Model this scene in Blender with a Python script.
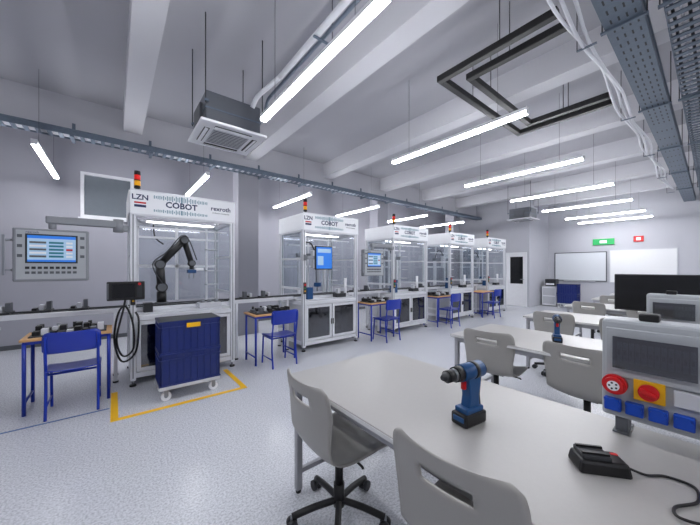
import bpy, bmesh, math, random
from mathutils import Vector, Matrix
random.seed(4)
scene = bpy.context.scene
for o in list(bpy.data.objects): bpy.data.objects.remove(o)

# ------------------------------------------------------------ materials
def lin(c):
    c = c/255.0
    return c/12.92 if c <= 0.04045 else ((c+0.055)/1.055)**2.4
def col(rgb): return (lin(rgb[0]), lin(rgb[1]), lin(rgb[2]), 1)
M = {}
def mat(name, rgb, rough=0.5, metal=0.0, var=0.05, scale=12.0, bump=0.0, emit=None, estr=0.0, coat=0.0):
    m = bpy.data.materials.new(name); m.use_nodes = True
    nt = m.node_tree; b = nt.nodes["Principled BSDF"]
    tc = nt.nodes.new("ShaderNodeTexCoord")
    nz = nt.nodes.new("ShaderNodeTexNoise"); nz.inputs["Scale"].default_value = scale
    nz.inputs["Detail"].default_value = 4
    nt.links.new(tc.outputs["Object"], nz.inputs["Vector"])
    mr = nt.nodes.new("ShaderNodeMapRange")
    mr.inputs["To Min"].default_value = 1-var; mr.inputs["To Max"].default_value = 1+var
    nt.links.new(nz.outputs["Fac"], mr.inputs["Value"])
    mx = nt.nodes.new("ShaderNodeVectorMath"); mx.operation = 'SCALE'
    mx.inputs[0].default_value = col(rgb)[:3]
    nt.links.new(mr.outputs["Result"], mx.inputs["Scale"])
    nt.links.new(mx.outputs[0], b.inputs["Base Color"])
    b.inputs["Roughness"].default_value = rough
    b.inputs["Metallic"].default_value = metal
    if coat: b.inputs["Coat Weight"].default_value = coat
    if bump:
        bp = nt.nodes.new("ShaderNodeBump"); bp.inputs["Strength"].default_value = bump
        bp.inputs["Distance"].default_value = 0.01
        nt.links.new(nz.outputs["Fac"], bp.inputs["Height"])
        nt.links.new(bp.outputs["Normal"], b.inputs["Normal"])
    if emit:
        b.inputs["Emission Color"].default_value = col(emit)
        b.inputs["Emission Strength"].default_value = estr
    M[name] = m
    return m
def glass(name, rgb, refl=0.12, rough=0.05):
    m = bpy.data.materials.new(name); m.use_nodes = True
    nt = m.node_tree; nt.nodes.clear()
    out = nt.nodes.new("ShaderNodeOutputMaterial")
    t = nt.nodes.new("ShaderNodeBsdfTransparent"); t.inputs[0].default_value = col(rgb)
    g = nt.nodes.new("ShaderNodeBsdfGlossy"); g.inputs["Roughness"].default_value = rough
    g.inputs[0].default_value = (.9, .9, .95, 1)
    mx = nt.nodes.new("ShaderNodeMixShader"); mx.inputs[0].default_value = refl
    nt.links.new(t.outputs[0], mx.inputs[1]); nt.links.new(g.outputs[0], mx.inputs[2])
    nt.links.new(mx.outputs[0], out.inputs[0])
    M[name] = m
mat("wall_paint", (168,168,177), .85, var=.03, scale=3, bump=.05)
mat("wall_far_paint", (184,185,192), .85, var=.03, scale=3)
mat("ceiling_paint", (180,180,186), .9, var=.03, scale=2)
mat("beam_paint", (202,202,207), .9, var=.03, scale=2)
mat("column_paint", (142,142,150), .85, var=.03, scale=2)
mat("alu", (222,224,228), .3, .25, .04, 20)
mat("alu_dark", (104,108,114), .4, .5)
mat("steel", (150,153,158), .35, .85)
mat("galv", (104,116,130), .45, .35, .15, 30)
mat("white_plastic", (234,235,238), .4)
mat("sign_white", (240,242,245), .35, var=.02)
mat("panel_grey", (196,198,203), .45)
mat("hmi_grey", (134,137,142), .45)
mat("black", (12,12,14), .45)
mat("dark_grey", (38,40,44), .5)
mat("mid_grey", (90,93,98), .5)
mat("blue_paint", (14,48,160), .35)
mat("crate_blue", (12,34,104), .4, coat=.2)
mat("chair_blue", (16,46,155), .35, coat=.3)
mat("tool_blue", (14,68,118), .4)
mat("socket_blue", (12,70,180), .4)
mat("red", (195,16,24), .4)
mat("yellow", (238,180,6), .45)
mat("orange", (240,120,20), .4)
mat("green", (20,140,70), .4)
mat("teal", (30,120,140), .4)
mat("table_top", (160,158,156), .34, var=.03, scale=60)
mat("table_edge", (205,205,205), .4)
mat("table_leg", (160,161,165), .4, .3)
mat("chair_shell", (150,148,144), .42, var=.03, bump=.03, scale=200)
mat("wood_top", (205,158,105), .5, var=.12, scale=8)
mat("box_grey", (168,172,176), .45)
mat("tape_yellow", (240,185,6), .5)
mat("tape_blue", (50,90,145), .5)
mat("board_white", (212,216,221), .3, var=.01)
mat("screen_white", (228,229,231), .7, var=.01)
mat("screen_off", (14,15,18), .2)
mat("tube_emit", (255,255,255), .5, emit=(249,250,254), estr=66)
mat("led_inner", (255,255,255), .5, emit=(249,250,254), estr=8)
mat("scr_blue", (30,90,170), .3, emit=(40,120,215), estr=.6)
mat("scr_pale", (150,180,205), .3, emit=(170,200,225), estr=.3)
mat("exit_green", (16,140,72), .4, emit=(20,180,90), estr=.4)
mat("lamp_red", (205,22,18), .3, emit=(230,30,20), estr=.3)
mat("lamp_yellow", (230,160,20), .3, emit=(250,180,20), estr=.25)
mat("logo_navy", (22,40,84), .5)
mat("cable_white", (215,217,222), .5)
mat("window_dark", (120,127,134), .10)
glass("clear_panel", (240,243,245), .07)
glass("smoke_panel", (130,138,146), .15)
m = bpy.data.materials.new("floor_vinyl"); m.use_nodes = True; nt = m.node_tree; b = nt.nodes["Principled BSDF"]
tc = nt.nodes.new("ShaderNodeTexCoord")
v = nt.nodes.new("ShaderNodeTexNoise"); v.inputs["Scale"].default_value = 75; v.inputs["Detail"].default_value = 3
v.inputs["Roughness"].default_value = .7
nt.links.new(tc.outputs["Object"], v.inputs["Vector"])
r = nt.nodes.new("ShaderNodeValToRGB")
r.color_ramp.elements[0].position = .36; r.color_ramp.elements[0].color = col((168,171,178))
r.color_ramp.elements[1].position = .58; r.color_ramp.elements[1].color = col((210,212,218))
nt.links.new(v.outputs["Fac"], r.inputs[0]); nt.links.new(r.outputs[0], b.inputs["Base Color"])
b.inputs["Roughness"].default_value = .22
M["floor_vinyl"] = m

# ------------------------------------------------------------ builder
class B:
    def __init__(s): s.bm = bmesh.new(); s.mats = []
    def mi(s, name):
        if name not in s.mats: s.mats.append(name)
        return s.mats.index(name)
    def merge(s, t, mname, mtx=None, smooth=False):
        if mtx is not None: bmesh.ops.transform(t, matrix=mtx, verts=t.verts)
        i = s.mi(mname)
        for f in t.faces: f.material_index = i; f.smooth = smooth
        me = bpy.data.meshes.new("tmp"); t.to_mesh(me); t.free()
        s.bm.from_mesh(me); bpy.data.meshes.remove(me)
    def box(s, c, d, m, rot=None, bev=0.0, seg=2, taper=None):
        t = bmesh.new(); bmesh.ops.create_cube(t, size=1)
        for v in t.verts: v.co = Vector((v.co.x*d[0], v.co.y*d[1], v.co.z*d[2]))
        if taper:
            for v in t.verts:
                if v.co.z > 0: v.co.x *= taper[0]; v.co.y *= taper[1]
        if bev: bmesh.ops.bevel(t, geom=t.edges[:], offset=bev, segments=seg, affect='EDGES', profile=.5)
        mx = Matrix.Translation(c)
        if rot is not None: mx = mx @ rot
        s.merge(t, m, mx, False)
    def bb(s, x0, x1, y0, y1, z0, z1, m, bev=0.0):
        s.box(((x0+x1)/2, (y0+y1)/2, (z0+z1)/2), (abs(x1-x0), abs(y1-y0), abs(z1-z0)), m, bev=bev)
    def cyl(s, p1, p2, r, m, r2=None, seg=16, caps=True):
        p1 = Vector(p1); p2 = Vector(p2); d = p2-p1
        t = bmesh.new()
        bmesh.ops.create_cone(t, cap_ends=caps, segments=seg, radius1=r, radius2=(r if r2 is None else r2), depth=d.length)
        q = d.to_track_quat('Z', 'Y').to_matrix().to_4x4()
        mtx = Matrix.Translation((p1+p2)/2) @ q
        bmesh.ops.transform(t, matrix=mtx, verts=t.verts)
        i = s.mi(m)
        for f in t.faces: f.material_index = i; f.smooth = len(f.verts) == 4
        me = bpy.data.meshes.new("tmp"); t.to_mesh(me); t.free(); s.bm.from_mesh(me); bpy.data.meshes.remove(me)
    def sph(s, c, r, m, sc=(1,1,1)):
        t = bmesh.new(); bmesh.ops.create_uvsphere(t, u_segments=16, v_segments=10, radius=r)
        s.merge(t, m, Matrix.Translation(c) @ Matrix.Diagonal((*sc, 1)), True)
    def tube(s, pts, r, m, seg=8, sub=6, closed=False):
        pts = [Vector(p) for p in pts]
        if sub > 1: pts = smooth_path(pts, sub)
        t = bmesh.new(); rings = []
        n = len(pts); up = Vector((0, 0, 1)); prev = None
        for i, p in enumerate(pts):
            d = (pts[min(i+1, n-1)]-pts[max(i-1, 0)])
            if d.length < 1e-9: d = Vector((1,0,0))
            d.normalize()
            if prev is None:
                a = d.cross(up)
                if a.length < .05: a = d.cross(Vector((1, 0, 0)))
            else:
                a = prev - d*prev.dot(d)
            a.normalize(); prev = a; c = d.cross(a)
            rings.append([t.verts.new(p + (a*math.cos(k*2*math.pi/seg) + c*math.sin(k*2*math.pi/seg))*r) for k in range(seg)])
        for i in range(n-1):
            for k in range(seg):
                t.faces.new((rings[i][k], rings[i][(k+1) % seg], rings[i+1][(k+1) % seg], rings[i+1][k]))
        t.faces.new(rings[0][::-1]); t.faces.new(rings[-1])
        bmesh.ops.recalc_face_normals(t, faces=t.faces)
        s.merge(t, m, None, True)
    def prism(s, pts, y0, y1, m, bev=0.0, mtx=None):
        t = bmesh.new()
        a = [t.verts.new((p[0], y0, p[1])) for p in pts]; f = t.faces.new(a)
        g = bmesh.ops.extrude_face_region(t, geom=[f])
        for v in g['geom']:
            if isinstance(v, bmesh.types.BMVert): v.co.y = y1
        bmesh.ops.recalc_face_normals(t, faces=t.faces)
        if bev: bmesh.ops.bevel(t, geom=t.edges[:], offset=bev, segments=2, affect='EDGES', profile=.5)
        s.merge(t, m, mtx, False)
    def shell(s, g, m, th, skip=None):
        R = len(g); C = len(g[0])
        nr = [[None]*C for _ in range(R)]
        for i in range(R):
            for j in range(C):
                du = g[i][min(j+1, C-1)]-g[i][max(j-1, 0)]; dv = g[min(i+1, R-1)][j]-g[max(i-1, 0)][j]
                n = du.cross(dv); nr[i][j] = n.normalized() if n.length > 1e-12 else Vector((0, 0, 1))
        t = bmesh.new()
        A = [[t.verts.new(g[i][j]+nr[i][j]*th/2) for j in range(C)] for i in range(R)]
        D = [[t.verts.new(g[i][j]-nr[i][j]*th/2) for j in range(C)] for i in range(R)]
        cell = lambda i, j: 0 <= i < R-1 and 0 <= j < C-1 and not (skip and skip(i, j))
        for i in range(R-1):
            for j in range(C-1):
                if not cell(i, j): continue
                t.faces.new((A[i][j], A[i][j+1], A[i+1][j+1], A[i+1][j])); t.faces.new((D[i][j], D[i+1][j], D[i+1][j+1], D[i][j+1]))
                for (ni, nj, p, q) in ((i-1, j, (i, j), (i, j+1)), (i+1, j, (i+1, j), (i+1, j+1)), (i, j-1, (i, j), (i+1, j)), (i, j+1, (i, j+1), (i+1, j+1))):
                    if not cell(ni, nj): t.faces.new((A[p[0]][p[1]], A[q[0]][q[1]], D[q[0]][q[1]], D[p[0]][p[1]]))
        loose = [v for v in t.verts if not v.link_faces]
        bmesh.ops.delete(t, geom=loose, context='VERTS')
        bmesh.ops.recalc_face_normals(t, faces=t.faces)
        s.merge(t, m, None, True)
    def text(s, txt, size, m, mtx, ext=.001, bold=0.0):
        cu = bpy.data.curves.new("t", 'FONT'); cu.body = txt; cu.size = size; cu.extrude = ext; cu.resolution_u = 2; cu.offset = bold
        cu.align_x = 'CENTER'; cu.align_y = 'CENTER'
        o = bpy.data.objects.new("t", cu); scene.collection.objects.link(o)
        dg = bpy.context.evaluated_depsgraph_get(); dg.update()
        me = bpy.data.meshes.new_from_object(o.evaluated_get(dg))
        t = bmesh.new(); t.from_mesh(me)
        bpy.data.objects.remove(o); bpy.data.meshes.remove(me); bpy.data.curves.remove(cu)
        s.merge(t, m, mtx, False)
    def mesh(s, name):
        me = bpy.data.meshes.new(name); s.bm.to_mesh(me); s.bm.free()
        for n in s.mats: me.materials.append(M[n])
        return me
    def obj(s, name, loc=(0,0,0), rz=0, sc=1):
        return place(name, s.mesh(name), loc, rz, sc)
def smooth_path(p, sub):
    out = []
    n = len(p)
    for i in range(n-1):
        p0 = p[max(i-1, 0)]; p1 = p[i]; p2 = p[i+1]; p3 = p[min(i+2, n-1)]
        for k in range(sub):
            t = k/sub
            out.append(.5*((2*p1)+(p2-p0)*t+(2*p0-5*p1+4*p2-p3)*t*t+(3*p1-p0-3*p2+p3)*t**3))
    out.append(p[-1]); return out
def place(name, me, loc=(0,0,0), rz=0, sc=1):
    o = bpy.data.objects.new(name, me); scene.collection.objects.link(o)
    o.location = loc; o.rotation_euler = (0, 0, rz); o.scale = (sc, sc, sc)
    return o
def RX(a): return Matrix.Rotation(a, 4, 'X')
def RY(a): return Matrix.Rotation(a, 4, 'Y')
def RZ(a): return Matrix.Rotation(a, 4, 'Z')
FRONT = RX(math.pi/2)

# ------------------------------------------------------------ room
X0, X1, Y0, Y1, ZC = -3.0, 14.0, -3.0, 7.8, 4.15
ZB = 3.80; BP = 2.05; ZE = 3.60
def slab(name, x0, x1, y0, y1, z0, z1, m, bev=0):
    b = B(); b.bb(x0, x1, y0, y1, z0, z1, m, bev); return b.obj(name)
slab("floor", X0-.2, X1+.2, Y0-.2, Y1+.2, -.1, 0, "floor_vinyl")
slab("ceiling", X0-.2, X1+.2, Y0-.2, Y1+.2, ZC, ZC+.15, "ceiling_paint")
wx0, wx1, wz0, wz1 = -.52, .32, 2.45, 3.35
b = B()
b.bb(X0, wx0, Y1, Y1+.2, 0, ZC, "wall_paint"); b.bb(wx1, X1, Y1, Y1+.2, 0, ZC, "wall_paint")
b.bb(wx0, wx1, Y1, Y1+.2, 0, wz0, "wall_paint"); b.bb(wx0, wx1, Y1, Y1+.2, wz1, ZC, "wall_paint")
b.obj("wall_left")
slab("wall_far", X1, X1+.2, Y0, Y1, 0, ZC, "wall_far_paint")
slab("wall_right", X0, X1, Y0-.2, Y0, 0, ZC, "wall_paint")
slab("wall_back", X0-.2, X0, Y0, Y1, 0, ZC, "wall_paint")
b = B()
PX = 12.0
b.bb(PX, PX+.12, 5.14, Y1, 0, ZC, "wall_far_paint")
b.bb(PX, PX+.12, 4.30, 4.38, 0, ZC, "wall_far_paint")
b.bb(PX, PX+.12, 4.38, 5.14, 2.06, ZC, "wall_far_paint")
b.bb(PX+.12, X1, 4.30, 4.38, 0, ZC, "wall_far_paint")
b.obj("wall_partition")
b = B()
b.bb(PX-.01, PX+.09, 4.385, 4.43, 0, 2.05, "white_plastic"); b.bb(PX-.01, PX+.09, 5.09, 5.135, 0, 2.05, "white_plastic")
b.bb(PX-.01, PX+.09, 4.43, 5.09, 2.0, 2.05, "white_plastic")
b.bb(PX+.02, PX+.06, 4.43, 5.09, 0.005, .85, "white_plastic")
b.bb(PX+.02, PX+.06, 4.43, 4.53, .85, 2.0, "white_plastic"); b.bb(PX+.02, PX+.06, 4.99, 5.09, .85, 2.0, "white_plastic")
b.bb(PX+.02, PX+.06, 4.53, 4.99, 1.88, 2.0, "white_plastic")
b.bb(PX+.035, PX+.045, 4.53, 4.99, .85, 1.88, "screen_off")
b.cyl((PX+.0, 4.49, 1.02), (PX-.03, 4.49, 1.02), .012, "steel"); b.cyl((PX-.03, 4.49, 1.02), (PX-.03, 4.60, 1.02), .010, "steel")
b.obj("door_1")
b = B()
f = .055
b.bb(wx0, wx1, Y1-.02, Y1+.08, wz0, wz0+f, "white_plastic"); b.bb(wx0, wx1, Y1-.02, Y1+.08, wz1-f, wz1, "white_plastic")
b.bb(wx0, wx0+f, Y1-.02, Y1+.08, wz0+f, wz1-f, "white_plastic"); b.bb(wx1-f, wx1, Y1-.02, Y1+.08, wz0+f, wz1-f, "white_plastic")
b.bb(wx0+f, wx1-f, Y1+.03, Y1+.05, wz0+f, wz1-f, "window_dark")
b.bb(wx0-.03, wx1+.03, Y1-.06, Y1-.002, wz0-.03, wz0, "white_plastic")
b.obj("window_1")
for n in range(-1, 7):
    xa = .12+BP*n
    slab("ceiling_beam", xa, xa+.26, Y0, 6.35, ZB, ZC, "beam_paint")
slab("ceiling_beam_edge", X0, PX, 6.35, 6.65, ZE, ZC, "beam_paint")
for cx in (-1.8, 2.28, 6.40, 10.50):
    slab("column", cx-.22, cx+.22, 6.36, 6.72, 0, ZE, "column_paint")
slab("baseboard_left", X0, PX, Y1-.015, Y1, 0, .08, "mid_grey")
slab("baseboard_far", X1-.015, X1, Y0, 4.30, 0, .08, "mid_grey")

# ------------------------------------------------------------ linear lights
b = B()
L = 1.85
b.bb(-.028, .028, 0, L, .010, .05, "white_plastic", .004)
b.bb(-.028, .028, .003, L-.003, -.018, .010, "tube_emit")
b.bb(-.031, .031, -.004, .004, -.020, .052, "white_plastic"); b.bb(-.031, .031, L-.004, L+.004, -.020, .052, "white_plastic")
for y in (.3, L-.3): b.cyl((0, y, .05), (0, y, ZC-3.05), .002, "dark_grey", seg=6)
lm = b.mesh("added_fill_light")
for n in range(-1, 6):
    x = 1.25+BP*n
    place("added_fill_light", lm, (x, 1.2, 3.05))
    if x < PX-.5: place("added_fill_light", lm, (x, 5.45, 3.05))
    place("added_fill_light", lm, (x, -2.5, 3.05))  # extra row of tubes out of view, added to light the closed room
place("added_fill_light", lm, (12.95, 1.2, 3.05))

# ------------------------------------------------------------ cable trays
def tray(name, x0, x1, y0, y1, z, hang, hooks, covered=False):
    b = B()
    b.bb(x0, x1, y0, y0+.006, z, z+.09, "galv"); b.bb(x0, x1, y1-.006, y1, z, z+.09, "galv")
    b.bb(x0, x1, y0-.012, y0, z+.078, z+.09, "galv"); b.bb(x0, x1, y1, y1+.012, z+.078, z+.09, "galv")
    x = x0+.05
    if covered:
        b.bb(x0, x1, y0+.006, y1-.006, z, z+.004, "galv")
        while x < x1-.1:
            yy = y0+.03
            while yy < y1-.04:
                b.bb(x, x+.06, yy, yy+.012, z-.0015, z, "dark_grey"); yy += .05
            x += .14 if x < 6 else .4
    else:
        while x < x1:
            b.bb(x, x+.05, y0+.006, y1-.006, z, z+.012, "galv"); x += .12
        for j in range(4):
            yy = y0+.035+j*(y1-y0-.07)/3
            b.tube([(x0+i*(x1-x0)/30, yy+random.uniform(-.01, .01), z+.03) for i in range(31)], .011, random.choice(["cable_white", "dark_grey"]), seg=6, sub=1)
    for hx in hooks:
        if hang:
            b.bb(hx-.015, hx+.015, y0-.03, y1+.03, z-.02, z-.002, "galv")
            for yy in (y0-.02, y1+.02): b.cyl((hx, yy, z-.02), (hx, yy, ZC), .005, "dark_grey", seg=6)
        else:
            b.bb(hx-.02, hx+.02, y0-.01, 6.35, z-.025, z-.002, "galv")
            b.bb(hx-.02, hx+.02, 6.335, 6.35, z-.03, z+.28, "galv")
    return b.obj(name)
hooksA = [x*1.0-2.5 for x in range(14)]
tray("cable_tray", X0+.02, 11.9, 6.06, 6.28, 3.45, False, hooksA)
hb = [1.30+BP*n for n in range(-1, 6)]
tray("cable_tray", X0+.02, 13.9, .36, .60, 3.52, True, hb, True)
tray("cable_tray", X0+.02, 13.9, .03, .25, 3.52, True, hb, False)
tray("cable_tray", X0+.02, 13.9, -.32, -.08, 3.42, True, hb, False)
b = B()
for j in range(3):
    b.tube([(-1.5+i*.6, .69+j*.035+.03*math.sin(i*1.7+j), 3.50+.03*math.sin(i*1.1+j*2)) for i in range(22)], .014, "cable_white", seg=8, sub=4)
for hx in hb: 
    b.bb(hx-.01, hx+.01, .655, .80, 3.455, 3.465, "galv"); b.cyl((hx, .80, 3.455), (hx, .80, ZC), .004, "dark_grey", seg=6)
b.obj("flexible_conduit_bundle")
b = B()
z = 3.60
def run(xa, xb, ya, yb, r=.035):
    b.bb(xa-r, xa+r, ya, yb+r, z-r, z+r, "black", .006)
    b.bb(xb-r, xb+r, ya, yb+r, z-r, z+r, "black", .006)
    b.bb(xa+r, xb-r, yb-r, yb+r, z-r, z+r, "black", .006)
run(2.90, 5.02, .66+.16, 1.95); run(3.12, 4.80, .66+.16, 1.72)
for (x, y) in ((2.90, 1.3), (5.02, 1.3), (3.12, 1.3), (4.80, 1.3), (3.6, 1.95), (3.6, 1.72)): b.cyl((x, y, z), (x, y, ZC), .005, "dark_grey", seg=6)
b.obj("pipe_loop")
b = B()
b.tube([(1.40, -2.9, 3.52), (1.40, 2.95, 3.52)], .028, "cable_white", sub=1, seg=10)
b.tube([(1.40, 2.95, 3.52), (1.36, 3.15, 3.50), (1.27, 3.26, 3.40), (1.24, 3.34, 3.30)], .026, "cable_white", seg=10)
b.tube([(1.48, -2.9, 3.54), (1.48, 3.35, 3.54), ], .018, "galv", sub=1)
b.tube([(1.48, 3.35, 3.54), (1.47, 3.46, 3.50), (1.44, 3.50, 3.28)], .018, "galv")
for y in (-2, 0, 1.1, 2.2): 
    b.cyl((1.56, y, 3.48), (1.56, y, ZC), .004, "dark_grey", seg=6); b.bb(1.36, 1.57, y-.012, y+.012, 3.48, 3.49, "galv")
b.obj("ceiling_conduit")

# ------------------------------------------------------------ ac cassette
b = B()
b.bb(-.36, .36, -.36, .36, 0, .03, "white_plastic", .008)
b.bb(-.30, .30, -.30, .30, .03, .36, "alu_dark", .01)
b.bb(-.305, .305, -.305, .305, .17, .185, "galv")
b.bb(-.20, .20, -.20, .20, -.006, .0, "panel_grey")
for i in range(9): b.bb(-.19, .19, -.18+i*.042, -.18+i*.042+.01, -.010, -.006, "mid_grey")
for a in range(4):
    rot = RZ(a*math.pi/2)
    b.box(rot @ Vector((0, .265, -.004)), (.40, .055, .008), "dark_grey", rot=rot)
    b.box(rot @ Vector((0, .268, -.010)), (.40, .035, .006), "white_plastic", rot=rot @ RX(.3))
for sx in (-1, 1):
    for sy in (-1, 1):
        b.bb(sx*.30-.02, sx*.30+.02, sy*.33-.02, sy*.33+.02, .22, .24, "galv")
        b.cyl((sx*.31, sy*.335, .20), (sx*.31, sy*.335, ZC-3.0), .006, "dark_grey", seg=6)
b.bb(-.33, -.30, -.15, .15, .08, .28, "mid_grey")
acm = b.mesh("ac_cassette")
place("air_conditioner_cassette", acm, (1.06, 3.70, 3.0))
place("air_conditioner_cassette", acm, (10.35, 3.9, 3.0))

# ------------------------------------------------------------ workcell machine
MW, MD, MH = 1.24, .92, 2.39
def machine(name, variant):
    b = B(); p = .06
    for x in (0, MW-p):
        for y in (0, MD-p):
            b.bb(x, x+p, y, y+p, .07, MH, "alu", .004)
            b.cyl((x+p/2, y+p/2, 0), (x+p/2, y+p/2, .02), .035, "black")
            b.cyl((x+p/2, y+p/2, .02), (x+p/2, y+p/2, .07), .012, "steel")
            b.bb(x+p/2-.005, x+p/2+.005, y-.0015, y, .1, MH-.02, "alu_dark")
            if x == 0: b.bb(x-.0015, x, y+p/2-.005, y+p/2+.005, .1, MH-.02, "alu_dark")
    for z in (.10, .80, 2.09, MH-p):
        for y in (0, MD-p): b.bb(p, MW-p, y+.002, y+p-.002, z, z+p, "alu", .003)
        for x in (0, MW-p): b.bb(x+.002, x+p-.002, p, MD-p, z, z+p, "alu", .003)
    b.bb(.03, MW-.03, .03, MD-.03, .862, .885, "panel_grey")
    b.bb(0.0, MW, .30, .66, .885, .93, "alu"); b.bb(0, MW, .33, .40, .93, .945, "dark_grey"); b.bb(0, MW, .56, .63, .93, .945, "dark_grey")
    b.bb(.02, .03, p, MD-p, .16, .80, "panel_grey"); b.bb(MW-.03, MW-.02, p, MD-p, .16, .80, "panel_grey")
    b.bb(p, MW-p, MD-.03, MD-.02, .16, .80, "panel_grey")
    b.bb(p, MW-p, .25, .26, .16, .80, "white_plastic")
    xm = MW/2
    for (xa, xb) in ((p+.005, xm-.01), (xm+.01, MW-p-.005)):
        for (c, d) in (((xa, xa+.045), (.17, .79)), ((xb-.045, xb), (.17, .79)), ((xa+.045, xb-.045), (.17, .215)), ((xa+.045, xb-.045), (.745, .79))):
            b.bb(c[0], c[1], .004, .034, d[0], d[1], "alu", .003)
        b.bb(xa+.045, xb-.045, .012, .018, .215, .745, "smoke_panel")
        for q in range(4):
            bx = xa+.12+random.random()*.22; bz = .25+q*.11
            b.bb(bx-.06, bx+.06, .16, .24, bz, bz+.08, random.choice(["mid_grey", "panel_grey", "dark_grey", "white_plastic"]), .004)
    b.bb(xm-.025, xm-.012, -.012, .004, .42, .52, "black"); b.bb(xm+.012, xm+.025, -.012, .004, .42, .52, "black")
    b.bb(p, MW-p, MD-.035, MD-.03, .95, 2.09, "clear_panel")
    for x in (.028, MW-.033):
        b.bb(x, x+.005, p, MD-p, 1.10, 2.09, "clear_panel")
    for x in (0, MW-p): b.bb(x+.01, x+p-.01, p, MD-p, 1.06, 1.10, "alu"); b.bb(x+.015, x+p-.015, p, MD-p, 1.60, 1.63, "alu")
    b.bb(p, MW-p, MD-.055, MD-.02, 1.46, 1.50, "alu")
    b.bb(MW/2-.02, MW/2+.02, MD-.055, MD-.02, .95, 2.09, "alu")
    b.bb(.02, MW-.02, .02, MD-.02, MH-.03, MH-.02, "panel_grey")
    b.bb(.2, MW-.2, .38, .44, 2.075, 2.09, "led_inner"); b.bb(.18, MW-.18, .37, .45, 2.09, 2.11, "white_plastic")
    b.bb(.07, .10, .2, .23, 1.1, 2.09, "alu"); 
    b.bb(p, MW-p, .66, .69, 1.88, 1.91, "alu"); b.bb(p, MW-p, .20, .22, 1.97, 1.99, "alu")
    b.bb(MW-.24, MW-.21, .70, .73, .93, 2.09, "alu"); 
    for z in (1.18, 1.40, 1.74): b.bb(MW-.24, MW-p, .60, .80, z, z+.012, "panel_grey")
    b.bb(.0, MW, -.014, -.002, 2.12, 2.40, "sign_white", .002)
    b.bb(.0, MW, -.016, -.001, 2.40, 2.415, "alu"); b.bb(.0, MW, -.016, -.001, 2.105, 2.12, "alu")
    b.bb(-.012, -.001, 0, MD, 2.12, 2.40, "sign_white")
    b.text("COBOT", .105, "logo_navy", Matrix.Translation((.55, -.0155, 2.262)) @ FRONT, bold=.003)
    b.text("rexroth", .085, "logo_navy", Matrix.Translation((1.04, -.0155, 2.285)) @ FRONT, bold=.0015)
    b.text("A Bosch Company", .03, "mid_grey", Matrix.Translation((1.04, -.0155, 2.225)) @ FRONT)
    b.text("LZN", .09, "logo_navy", Matrix.Translation((.10, -.0155, 2.32)) @ FRONT, bold=.002)
    b.bb(.04, .16, -.0165, -.0145, 2.245, 2.265, "red"); b.bb(.04, .16, -.0165, -.0145, 2.20, 2.23, "logo_navy")
    for i in range(16):
        for sx in (-1, 1):
            hh = .03+.08*abs(math.sin(i*1.3+1))*(1-i/20)
            xx = .55+sx*(.005+i*.02)
            b.bb(xx-.004, xx+.004, -.0165, -.0145, 2.345-hh*.4, 2.345+hh*.4, "teal")
            b.bb(xx-.004, xx+.004, -.0165, -.0145, 2.175-hh*.3, 2.175+hh*.3, "teal")
    tx, ty = .075, .05
    b.cyl((tx, ty, MH), (tx, ty, MH+.05), .022, "black")
    zz = MH+.05
    for mm, h in (("black", .03), ("lamp_yellow", .06), ("black", .012), ("lamp_red", .06), ("black", .05)):
        b.cyl((tx, ty, zz), (tx, ty, zz+h), .033, mm); zz += h
    b.bb(.005, .055, -.02, -.002, 1.0, 1.2, "dark_grey", .003)
    b.cyl((.03, -.02, 1.16), (.03, -.04, 1.16), .018, "red"); b.cyl((.03, -.02, 1.10), (.03, -.03, 1.10), .012, "green"); b.cyl((.03, -.02, 1.05), (.03, -.03, 1.05), .012, "yellow")
    if variant == 'B':
        b.bb(.30, .35, .70, .75, .885, 1.72, "alu"); b.bb(.90, .95, .70, .75, .885, 1.72, "alu")
        b.bb(.26, .99, .66, .74, 1.66, 1.74, "alu_dark", .005)
        b.bb(.55, .70, .56, .66, 1.45, 1.80, "panel_grey", .006); b.bb(.60, .65, .50, .56, 1.15, 1.72, "steel", .004)
        b.bb(.57, .68, .47, .57, 1.08, 1.16, "tool_blue", .005)
        b.cyl((.625, .52, .99), (.625, .52, 1.08), .02, "steel")
        b.tube([(.62, .62, 1.8), (.55, .66, 1.95), (.4, .68, 1.93), (.33, .7, 1.72)], .014, "black")
        b.bb(.16, .28, .12, .26, .885, 1.10, "tool_blue", .006); b.bb(.80, 1.02, .10, .24, .885, .96, "dark_grey", .004)
        b.bb(.84, .90, .12, .20, .96, 1.05, "panel_grey", .004); b.cyl((1.08, .2, .885), (1.08, .2, 1.25), .03, "white_plastic")
    if variant == 'A':
        b.bb(.78, 1.08, .08, .26, .885, .955, "panel_grey", .004)
        for i in range(3): b.cyl((.84+i*.09, .17, .955), (.84+i*.09, .17, 1.0), .028, "steel")
        b.bb(.14, .24, .08, .22, .885, 1.0, "dark_grey", .005)
        b.tube([(.3, .75, 2.09), (.32, .7, 1.9), (.42, .66, 1.8)], .01, "black")
    return b.mesh(name)
mA = machine("workcell_a", 'A'); mB = machine("workcell_b", 'B')
MY = 4.44
MXS = [.147, 2.53, 4.79, 7.01, 9.10]
for i, x in enumerate(MXS):
    place("robotic_workcell", mA if i == 0 else mB, (x, MY, 0))

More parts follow.
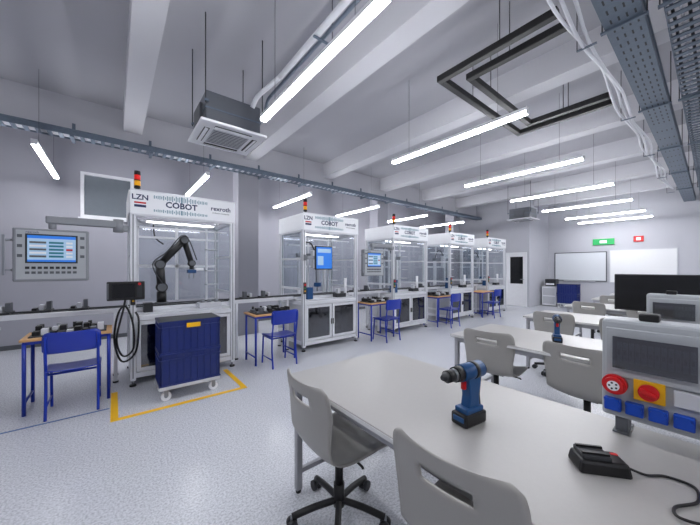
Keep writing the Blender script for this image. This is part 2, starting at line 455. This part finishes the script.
b = B()
bx = .52; by = 4.90
b.cyl((bx, by, .946), (bx, by, .97), .085, "mid_grey", seg=24)
b.cyl((bx, by, .97), (bx, by, 1.12), .06, "black", seg=24)
P1 = Vector((bx, by, 1.18))
E = Vector((.50, by, 1.50)); F = Vector((.80, by, 1.86)); G = Vector((.90, by, 1.52))
def joint(p, r, w=.07, m="black"):
    b.cyl(p+Vector((0, -w, 0)), p+Vector((0, w, 0)), r, m, seg=20); b.cyl(p+Vector((0, -w-.008, 0)), p+Vector((0, -w, 0)), r*.8, "mid_grey", seg=20)
joint(P1, .068); b.cyl(P1, E, .055, "black", seg=18); joint(E, .065, .065)
b.cyl(E, F, .048, "black", seg=18); joint(F, .058, .06); b.cyl(F, G, .040, "black", seg=18); joint(G, .048, .05)
b.cyl(G, G+Vector((0, 0, -.09)), .03, "dark_grey", seg=18)
T = G+Vector((0, 0, -.09))
b.box(T+Vector((.0, 0, -.03)), (.12, .07, .05), "tool_blue", bev=.006); b.box(T+Vector((.10, 0, -.0)), (.12, .05, .04), "white_plastic", bev=.006)
b.box(T+Vector((-.03, 0, -.09)), (.015, .03, .08), "steel"); b.box(T+Vector((.03, 0, -.09)), (.015, .03, .08), "steel")
b.tube([P1+Vector((.0, -.08, .05)), E+Vector((-.09, -.07, 0)), E+Vector((.08, -.07, .18)), F+Vector((0, -.07, .07)), G+Vector((.06, -.06, .05))], .008, "dark_grey")
b.obj("robot_arm")

b = B()
b.bb(-.07, .29, 4.34, 4.385, 1.07, 1.29, "black", .012)
b.bb(-.02, .19, 4.333, 4.34, 1.10, 1.26, "screen_off"); b.bb(.21, .26, 4.332, 4.34, 1.10, 1.25, "dark_grey")
b.cyl((.235, 4.332, 1.26), (.235, 4.315, 1.26), .016, "red"); b.bb(-.068, -.052, 4.332, 4.34, 1.09, 1.27, "mid_grey")
b.bb(.16, .20, 4.385, 4.397, 1.13, 1.23, "steel")
b.tube([(.10, 4.37, 1.07), (.08, 4.36, .95), (.02, 4.34, .62), (.08, 4.33, .42), (.18, 4.34, .5), (.17, 4.35, .8), (.10, 4.36, 1.0), (.03, 4.35, .9), (.0, 4.34, .6), (.07, 4.33, .36), (.2, 4.34, .45), (.23, 4.37, .8), (.2, 4.38, .92)], .011, "black")
b.obj("teach_pendant")

b = B()
b.bb(-.94, -.37, -.09, .0, 1.31, 1.86, "hmi_grey", .015)
b.bb(-.915, -.395, -.096, -.09, 1.335, 1.835, "box_grey", .002)
b.bb(-.85, -.46, -.100, -.096, 1.50, 1.80, "dark_grey"); b.bb(-.835, -.475, -.103, -.100, 1.515, 1.785, "scr_pale")
b.bb(-.835, -.475, -.1045, -.103, 1.755, 1.785, "scr_blue"); b.bb(-.835, -.475, -.1045, -.103, 1.515, 1.535, "scr_blue")
for i in range(5):
    b.bb(-.82, -.70, -.1045, -.103, 1.56+i*.036, 1.58+i*.036, "white_plastic" if i % 2 else "mid_grey")
    b.bb(-.68, -.57, -.1045, -.103, 1.56+i*.036, 1.58+i*.036, "teal")
    b.bb(-.55, -.50, -.1045, -.103, 1.56+i*.036, 1.58+i*.036, "red" if i == 2 else "white_plastic")
for i in range(9):
    b.bb(-.85+i*.044, -.82+i*.044, -.102, -.096, 1.44, 1.465, "dark_grey"); b.bb(-.85+i*.044, -.82+i*.044, -.102, -.096, 1.39, 1.415, "mid_grey")
b.text("rexroth", .03, "logo_navy", Matrix.Translation((-.80, -.097, 1.817)) @ FRONT)
for z in (1.56, 1.66, 1.76): b.bb(-.905, -.87, -.102, -.096, z, z+.03, "mid_grey"); b.bb(-.44, -.405, -.102, -.096, z, z+.03, "mid_grey")
b.bb(-1.0, -.98, -.13, -.11, 1.38, 1.78, "steel", .004); b.bb(-1.0, -.94, -.12, -.06, 1.42, 1.44, "steel"); b.bb(-1.0, -.94, -.12, -.06, 1.72, 1.74, "steel")
b.cyl((-.66, -.045, 1.86), (-.66, -.045, 1.95), .032, "hmi_grey")
b.bb(-.71, -.12, -.09, .0, 1.92, 2.0, "hmi_grey", .014)
b.cyl((-.11, -.045, 1.87), (-.11, -.045, 2.02), .05, "hmi_grey")
b.bb(-.11, -.016, -.07, .05, 1.89, 1.96, "hmi_grey", .008)
hm = b.mesh("operator_panel")
place("operator_panel", hm, (MXS[0], MY+.02, 0))
place("operator_panel", hm, (MXS[2], MY+.02, 0), 0, .98)

b = B()
b.bb(.20, .56, -.09, -.05, 1.42, 1.84, "dark_grey", .008); b.bb(.215, .545, -.0925, -.09, 1.44, 1.82, "scr_blue")
b.bb(.24, .52, -.094, -.0925, 1.72, 1.79, "scr_pale"); b.bb(.24, .36, -.094, -.0925, 1.50, 1.66, "scr_pale")
b.bb(.03, .22, -.05, -.03, 1.60, 1.66, "steel"); b.bb(.01, .05, -.05, -.003, 1.58, 1.68, "steel")
place("display_monitor", b.mesh("display_monitor"), (MXS[1], MY, 0))

def conveyor(x0, x1):
    b = B()
    w = x1-x0
    b.bb(0, w, 0, .04, .885, .94, "alu", .003); b.bb(0, w, .32, .36, .885, .94, "alu", .003)
    b.bb(0, w, .045, .10, .92, .945, "dark_grey"); b.bb(0, w, .26, .315, .92, .945, "dark_grey")
    b.bb(0, w, .10, .26, .895, .905, "panel_grey")
    n = max(1, int(w/1.0))
    for i in range(n+1):
        xx = .12+i*(w-.24)/n
        for y in (0, .32): b.bb(xx-.02, xx+.02, y, y+.04, .02, .885, "alu", .003); b.cyl((xx, y+.02, 0), (xx, y+.02, .02), .03, "black")
        b.bb(xx-.018, xx+.018, .04, .32, .3, .34, "alu")
    k = .25
    while k < w-.3:
        b.bb(k, k+.18, .06, .30, .946, .962, "dark_grey", .003)
        for q in range(3): b.bb(k+.02+q*.055, k+.06+q*.055, .09+.03*q, .2+.03*q, .962, .99+.035*((q*7+int(k*10)) % 3), ("black", "panel_grey", "mid_grey")[(q+int(k*10)) % 3], .003)
        k += .32
    b.obj("conveyor_section", (x0, MY+.30, 0))
conveyor(-2.6, MXS[0]-.015)
for i in range(4): conveyor(MXS[i]+MW+.005, MXS[i+1]-.015)

b = B()
b.bb(-2.1, -.95, 4.40, 4.68, .05, .80, "white_plastic", .005); b.bb(-2.12, -.93, 4.38, 4.70, .80, .83, "panel_grey", .003)
b.bb(-2.08, -1.53, 4.39, 4.40, .08, .77, "panel_grey", .002); b.bb(-1.51, -.97, 4.39, 4.40, .08, .77, "panel_grey", .002)
b.bb(-1.57, -1.55, 4.37, 4.39, .4, .5, "steel"); b.bb(-1.49, -1.47, 4.37, 4.39, .4, .5, "steel")
b.bb(-2.05, -1.0, 4.43, 4.65, 0, .05, "dark_grey")
b.obj("base_cabinet")

# ------------------------------------------------------------ student desk + chair
b = B()
W, D = .70, .46
b.bb(0, W, 0, D, .725, .75, "wood_top", .004)
for x in (.03, W-.03):
    b.tube([(x, .03, .0), (x, .03, .71)], .016, "blue_paint", sub=1); b.tube([(x, D-.03, 0), (x, D-.03, .71)], .016, "blue_paint", sub=1)
    b.bb(x-.012, x+.012, .03, D-.03, .695, .725, "blue_paint"); b.tube([(x, .03, .12), (x, D-.03, .12)], .012, "blue_paint", sub=1)
b.bb(.03, W-.03, .018, .042, .695, .725, "blue_paint"); b.bb(.03, W-.03, D-.042, D-.018, .695, .725, "blue_paint")
dm = b.mesh("school_desk")
b = B()
for s in (-1, 1):
    x = s*.19
    b.tube([(x, -.20, 0), (x, -.165, .25), (x, -.17, .44), (x, -.20, .62), (x, -.215, .80)], .0125, "blue_paint")
    b.tube([(x, .19, 0), (x, .165, .25), (x, .15, .425)], .0125, "blue_paint")
    b.tube([(x, -.17, .425), (x, .15, .425)], .0125, "blue_paint", sub=1); b.tube([(x, -.185, .12), (x, .18, .12)], .009, "blue_paint", sub=1)
b.tube([(-.19, .13, .42), (.19, .13, .42)], .011, "blue_paint", sub=1); b.tube([(-.19, -.14, .42), (.19, -.14, .42)], .011, "blue_paint", sub=1)
def grid(rows, nx): return [[Vector(r(u/nx*2-1)) for u in range(nx+1)] for r in rows]
b.shell(grid([(lambda u, y=y, z=z, w=w: (u*w, y, z-.012*(1-u*u))) for (y, z, w) in ((-.20, .462, .16), (-.19, .462, .19), (-.15, .455, .205), (-.08, .45, .21), (0, .448, .21), (.12, .45, .21), (.18, .445, .205), (.205, .43, .19))], 10), "chair_blue", .012)
b.shell(grid([(lambda u, y=y, z=z, w=w: (u*w, y-.03*(1-u*u), z)) for (y, z, w) in ((-.185, .63, .17), (-.185, .64, .20), (-.187, .66, .212), (-.195, .74, .214), (-.20, .80, .21), (-.203, .825, .195), (-.204, .832, .17))], 10), "chair_blue", .012)
cm = b.mesh("school_chair")
desks = [(-.72, 4.22), (1.60, 4.22), (3.93, 4.22), (6.14, 4.22), (8.35, 4.22)]
for i, (x, y) in enumerate(desks):
    place("school_desk", dm, (x, y-.02 if i == 0 else y, 0))
    place("school_chair", cm, (x+.36+(.04 if i == 0 else 0), y-.06, 0))
def parts_tray(x, y):
    b = B()
    b.bb(0, .60, 0, .34, 0, .012, "dark_grey", .003)
    for i in range(9):
        for j in range(2):
            px_, py_ = .02+i*.063, .02+j*.16+random.uniform(0, .04)
            b.bb(px_, px_+.052, py_, py_+.10, .012, .03+random.random()*.06, random.choice(["black", "black", "black", "mid_grey", "panel_grey", "dark_grey"]), .004)
    for i in range(4): b.cyl((.06+i*.13, .30, .012), (.06+i*.13, .30, .09), .018, random.choice(["steel", "black"]))
    b.obj("parts_tray", (x, y, .751))
parts_tray(-.67, 4.26); parts_tray(1.65, 4.28); parts_tray(3.98, 4.28); parts_tray(6.19, 4.28)

# ------------------------------------------------------------ crate trolley
b = B()
W, D = .62, .42
for (cx, cy) in ((.07, .06), (W-.07, .06), (.07, D-.06), (W-.07, D-.06)):
    b.cyl((cx, cy-.016, .05), (cx, cy+.016, .05), .05, "white_plastic", seg=20); b.cyl((cx, cy-.018, .05), (cx, cy+.018, .05), .018, "steel")
    b.bb(cx-.02, cx+.02, cy-.026, cy-.020, .05, .125, "steel"); b.bb(cx-.02, cx+.02, cy+.020, cy+.026, .05, .125, "steel"); b.bb(cx-.035, cx+.035, cy-.035, cy+.035, .118, .128, "steel")
for (a, c, d, e) in ((0, W, 0, .05), (0, W, D-.05, D), (0, .05, .05, D-.05), (W-.05, W, .05, D-.05)): b.bb(a, c, d, e, .128, .165, "panel_grey", .004)
b.bb(.05, W-.05, .05, D-.05, .14, .155, "panel_grey")
def crate(z0, h):
    o = .012
    b.bb(o, W-o, o, D-o, z0, z0+.01, "crate_blue")
    b.bb(o, W-o, o, o+.008, z0, z0+h, "crate_blue"); b.bb(o, W-o, D-o-.008, D-o, z0, z0+h, "crate_blue")
    b.bb(o, o+.008, o, D-o, z0, z0+h, "crate_blue"); b.bb(W-o-.008, W-o, o, D-o, z0, z0+h, "crate_blue")
    for zz, hh in ((z0+h-.022, .022), (z0+h-.075, .012), (z0, .014)):
        b.bb(0, W, 0, o, zz, zz+hh, "crate_blue", .002); b.bb(0, W, D-o, D, zz, zz+hh, "crate_blue", .002)
        b.bb(0, o, o, D-o, zz, zz+hh, "crate_blue"); b.bb(W-o, W, o, D-o, zz, zz+hh, "crate_blue")
    for i in range(9):
        x = .03+i*(W-.07)/8
        b.bb(x, x+.008, .002, o, z0, z0+h, "crate_blue"); b.bb(x, x+.008, D-o, D-.002, z0, z0+h, "crate_blue")
    for i in range(6):
        y = .03+i*(D-.07)/5
        b.bb(.002, o, y, y+.008, z0, z0+h, "crate_blue"); b.bb(W-o, W-.002, y, y+.008, z0, z0+h, "crate_blue")
crate(.166, .35); crate(.518, .35)
b.bb(.26, .40, -.006, .0, .785, .835, "yellow"); b.bb(.0, .62, .0, .42, .865, .868, "dark_grey")
tm = b.mesh("crate_trolley")
place("crate_trolley", tm, (.37, 3.70, 0))
place("crate_trolley", tm, (13.1, 3.02, 0), math.pi/2)

b = B(); z1 = .0015
def tape(x0, x1, y0, y1, m): b.bb(x0, x1, y0, y1, .0002, z1, m)
tape(-.03, .03, 3.55, 4.38, "tape_yellow"); tape(.03, 1.26, 3.55, 3.61, "tape_yellow"); tape(1.20, 1.26, 3.61, 4.38, "tape_yellow")
b.obj("floor_tape_yellow")
b = B(); tape(-2.5, -.04, 3.90, 3.925, "tape_blue"); b.obj("floor_tape_blue")

# ------------------------------------------------------------ work tables
TX = [.88, 2.75, 4.62, 6.49, 8.36, 10.23]
b = B()
TL = 2.42; TD = .895
b.bb(0, TD, -TL, 0, .732, .76, "table_top", .004)
b.bb(-.002, TD+.002, -TL-.002, .002, .736, .755, "table_edge")
for x in (.03, TD-.07):
    for y in (-.07, -TL+.03): b.bb(x, x+.04, y, y+.04, .02, .732, "table_leg", .004); b.cyl((x+.02, y+.02, 0), (x+.02, y+.02, .02), .018, "black")
    b.bb(x+.005, x+.035, -TL+.07, -.07, .685, .731, "table_leg")
for y in (-.07, -TL+.03): b.bb(.07, TD-.07, y+.005, y+.035, .685, .731, "table_leg"); b.bb(.07, TD-.07, y+.008, y+.032, .12, .15, "table_leg")
tb = b.mesh("work_table")
for x in TX: place("work_table", tb, (x, 1.74, 0))

# ------------------------------------------------------------ swivel chairs
prof = [(.245, .428, .18), (.232, .452, .21), (.16, .466, .232), (.05, .460, .235), (-.06, .452, .232), (-.14, .458, .222), (-.19, .495, .212), (-.212, .56, .212), (-.228, .64, .222), (-.243, .72, .232), (-.256, .79, .232), (-.264, .832, .224), (-.268, .850, .208), (-.269, .858, .185)]
pts = smooth_path([Vector(p) for p in prof], 4)
b = B(); g = []; NX = 20
for p in pts:
    row = []
    bkf = min(max((p.y-.47)/.25, 0), 1) if p.x < 0 else 0
    for j in range(NX+1):
        u = j/NX*2-1
        x = p.x + bkf*.045*u*u; z = p.y - (1-bkf)*.018*(1-u*u) + (1-bkf)*.012*abs(u)**4
        row.append(Vector((x, u*p.z, z)))
    g.append(row)
def hole(i, j):
    uc = (j+.5)/NX*2-1; zc = (pts[i].y+pts[i+1].y)/2
    return pts[i].x < -.2 and .745 < zc < .785 and abs(uc) < .38
b.shell(g, "chair_shell", .011, hole)
b.box((0, 0, .428), (.2, .2, .02), "black", bev=.005)
b.cyl((0, 0, .18), (0, 0, .42), .024, "black"); b.cyl((0, 0, .27), (0, 0, .41), .014, "steel"); b.cyl((0, 0, .07), (0, 0, .2), .032, "black")
b.tube([(0, -.05, .415), (0, -.2, .41), (0, -.22, .40)], .007, "black")
for k in range(5):
    a = k*2*math.pi/5+.3; c, s = math.cos(a), math.sin(a)
    b.tube([(0, 0, .105), (c*.14, s*.14, .095), (c*.27, s*.27, .07)], .018, "black", sub=3)
    e = Vector((c*.27, s*.27, .03)); n = Vector((-s, c, 0))
    for q in (-1, 1): b.cyl(e+n*(q*.008), e+n*(q*.028), .03, "dark_grey", seg=16)
    b.cyl(e+Vector((0, 0, 0)), e+Vector((0, 0, .045)), .010, "steel")
sc = b.mesh("swivel_chair")
place("swivel_chair", sc, (1.02, 1.37, 0), -.04)
place("swivel_chair", sc, (1.06, .55, 0), .06)
for i, x in enumerate(TX[1:]):
    dx = 0 if i else .07
    place("swivel_chair", sc, (x+.14+dx, 1.36, 0), random.uniform(-.12, .12))
    place("swivel_chair", sc, (x+.14+dx, .64, 0), random.uniform(-.12, .12))
    place("swivel_chair", sc, (x+.14, -.2, 0), random.uniform(-.12, .12))

# ------------------------------------------------------------ power distribution box
b = B()
W, z0, z1 = .58, .826, 1.233
b.bb(0, .13, -W, 0, z0, z1, "box_grey", .012)
for y in (-.06, -W+.06): b.bb(.02, .11, y-.02, y+.02, .762, z0+.01, "mid_grey", .004); b.bb(-.0, .13, y-.025, y+.025, .761, .768, "mid_grey")
b.bb(-.012, .0, -W+.02, -.015, 1.0, 1.20, "box_grey", .004)
def bk(y, w, za, zb):
    b.bb(-.016, -.012, y-w, y, za, zb, "dark_grey"); n = int(w/.018)
    for i in range(n):
        yy = y-.008-i*.018
        b.bb(-.024, -.016, yy-.014, yy, za+.02, zb-.02, "white_plastic", .001); b.bb(-.030, -.024, yy-.011, yy-.003, (za+zb)/2-.008, (za+zb)/2+.012, "mid_grey")
    b.bb(-.036, -.034, y-w-.004, y+.004, za-.004, zb+.004, "smoke_panel")
bk(-.045, .22, 1.045, 1.165); bk(-.31, .22, 1.045, 1.165)
def ring(y, z, r, m1, m2):
    b.cyl((-.002, y, z), (-.03, y, z), r, m1, seg=24); b.cyl((-.03, y, z), (-.05, y, z), r*.8, m1, seg=24); b.cyl((-.05, y, z), (-.0505, y, z), r*.5, "white_plastic", seg=24)
    for k in range(5): b.cyl((-.0505, y+r*.3*math.cos(k*1.257), z+r*.3*math.sin(k*1.257)), (-.052, y+r*.3*math.cos(k*1.257), z+r*.3*math.sin(k*1.257)), r*.10, "dark_grey", seg=8)
ring(-.045, .968, .040, "red", "dark_grey")
b.box((-.008, -.145, .965), (.016, .088, .082), "yellow", bev=.003); b.cyl((-.016, -.145, .965), (-.035, -.145, .965), .03, "red", seg=24); b.box((-.042, -.145, .965), (.016, .05, .016), "red", rot=RX(.4), bev=.003)
b.box((-.01, -.25, .965), (.02, .08, .06), "panel_grey", bev=.004)
ring(-.37, .968, .040, "red", "dark_grey"); ring(-.47, .968, .040, "red", "dark_grey")
for i in range(8):
    y = -.038-i*.066
    b.box((-.012, y, .882), (.024, .054, .052), "socket_blue", bev=.005); b.cyl((-.024, y, .885), (-.032, y, .885), .022, "socket_blue"); b.box((-.030, y, .905), (.012, .05, .008), "socket_blue")
b.bb(.03, .09, -.17, -.11, z1, z1+.03, "black", .006)
pb = b.mesh("power_distribution_box")
place("power_distribution_box", pb, (1.64, .305, 0))
place("power_distribution_box", pb, (3.50, .36, 0))
b = B()
b.bb(0, .035, -1.15, 0, .90, 1.37, "black", .008); b.bb(-.002, 0, -1.135, -.015, .92, 1.355, "screen_off")
b.bb(.035, .08, -.65, -.5, .80, 1.1, "black", .005); b.bb(-.08, .14, -.72, -.43, .762, .775, "black", .004); b.bb(.04, .07, -.60, -.55, .77, 1.0, "black")
b.obj("computer_monitor", (5.22, .84, 0))

# ------------------------------------------------------------ drill
b = B()
b.cyl((-.075, 0, .205), (.045, 0, .205), .033, "tool_blue", seg=20); b.sph((-.075, 0, .205), .033, "black", (.6, 1, 1))
b.cyl((-.04, 0, .205), (-.02, 0, .205), .0345, "black", seg=20)
b.cyl((.045, 0, .205), (.075, 0, .205), .031, "black", seg=20, r2=.029); b.cyl((.075, 0, .205), (.088, 0, .205), .024, "steel", seg=20)
b.cyl((.088, 0, .205), (.12, 0, .205), .023, "black", seg=20); b.cyl((.12, 0, .205), (.143, 0, .205), .021, "dark_grey", r2=.009, seg=20)
b.prism([(-.055, .19), (.022, .19), (.012, .15), (.008, .11), (.018, .055), (-.052, .055), (-.047, .11), (-.06, .15)], -.021, .021, "tool_blue", .006)
b.prism([(-.066, .18), (-.045, .18), (-.040, .06), (-.062, .06), (-.055, .11)], -.019, .019, "black", .004)
b.box((.022, 0, .155), (.016, .018, .034), "red", bev=.004)
b.box((-.012, 0, .058), (.10, .06, .022), "tool_blue", bev=.005); b.box((-.010, 0, .026), (.125, .074, .048), "black", bev=.008)
b.box((.045, 0, .030), (.02, .05, .02), "tool_blue", bev=.003)
dr = b.mesh("cordless_drill")
place("cordless_drill", dr, (1.225, .69, .7602), math.radians(172), 1.12)
place("cordless_drill", dr, (3.22, .92, .7602), math.radians(200), 1.05)

b = B()
b.box((0, 0, .022), (.155, .095, .044), "black", bev=.010, taper=(.9, .88)); b.box((-.02, 0, .05), (.085, .07, .016), "dark_grey", bev=.004)
b.box((-.02, .022, .06), (.08, .008, .01), "black"); b.box((-.02, -.022, .06), (.08, .008, .01), "black"); b.box((.055, .02, .044), (.02, .012, .003), "red")
place("battery_charger", b.mesh("battery_charger"), (1.300, .250, .7602), math.radians(-52))
b = B(); zc = .766
b.tube([(1.345, .18, zc+.012), (1.37, .14, zc), (1.41, .10, zc), (1.41, .04, zc), (1.33, .03, zc), (1.25, .07, zc), (1.20, .06, zc+.004), (1.22, .01, zc+.008), (1.31, .0, zc+.010), (1.40, -.03, zc), (1.46, -.08, zc), (1.42, -.16, zc), (1.35, -.2, zc)], .0042, "black", sub=8)
b.obj("charger_cable")

# ------------------------------------------------------------ far wall items
def board(name, y0, y1, z0, z1, m):
    b = B()
    xw = X1-.002
    b.bb(xw-.02, xw, y0, y1, z0, z1, m)
    for (a, c, d, e) in ((y0-.03, y1+.03, z0-.03, z0), (y0-.03, y1+.03, z1, z1+.03), (y0-.03, y0, z0, z1), (y1, y1+.03, z0, z1)): b.bb(xw-.035, xw, a, c, d, e, "mid_grey" if m == "board_white" else "panel_grey")
    if m == "board_white": b.bb(xw-.09, xw-.035, y0+.3, y1-.3, z0-.03, z0-.015, "alu")
    b.obj(name)
board("whiteboard", 2.48, 4.05, .98, 2.03, "board_white")
board("projection_screen", .75, 2.36, .95, 2.08, "screen_white")
b = B(); b.bb(X1-.06, X1-.001, 2.25, 2.85, 2.30, 2.52, "exit_green", .004); b.bb(X1-.064, X1-.06, 2.45, 2.65, 2.36, 2.46, "white_plastic"); b.obj("exit_sign")
b = B(); b.bb(X1-.04, X1-.001, 1.5, 1.75, 2.35, 2.55, "red", .004); b.bb(X1-.044, X1-.04, 1.57, 1.68, 2.4, 2.5, "white_plastic"); b.obj("fire_safety_sign")
b = B()
b.bb(13.0, 13.6, 3.74, 4.22, .02, .72, "white_plastic", .01); b.bb(12.97, 13.63, 3.72, 4.24, .72, .75, "panel_grey", .004)
b.bb(12.99, 13.0, 3.78, 4.18, .08, .36, "panel_grey"); b.bb(12.99, 13.0, 3.78, 4.18, .40, .68, "panel_grey"); b.bb(13.1, 13.5, 3.8, 4.15, .75, 1.02, "dark_grey", .02); b.bb(13.05, 13.1, 3.84, 4.1, .80, .86, "white_plastic")
b.bb(13.02, 13.58, 3.76, 4.2, 0, .02, "black")
b.obj("printer_cabinet")

# ------------------------------------------------------------ world, camera
w = bpy.data.worlds.new("World"); scene.world = w; w.use_nodes = True
w.node_tree.nodes["Background"].inputs[0].default_value = (.75, .8, .9, 1); w.node_tree.nodes["Background"].inputs[1].default_value = .5
cd = bpy.data.cameras.new("camera"); co = bpy.data.objects.new("camera", cd); scene.collection.objects.link(co)
cd.sensor_width = 36; cd.lens = 293/700*36; cd.shift_y = 5.5/700; cd.clip_start = .02
co.location = (0, 0, 1.45); co.rotation_euler = (math.pi/2, 0, -math.atan2(.6266, .7793))
scene.camera = co
scene.view_settings.view_transform = 'Standard'
scene.view_settings.exposure = 0
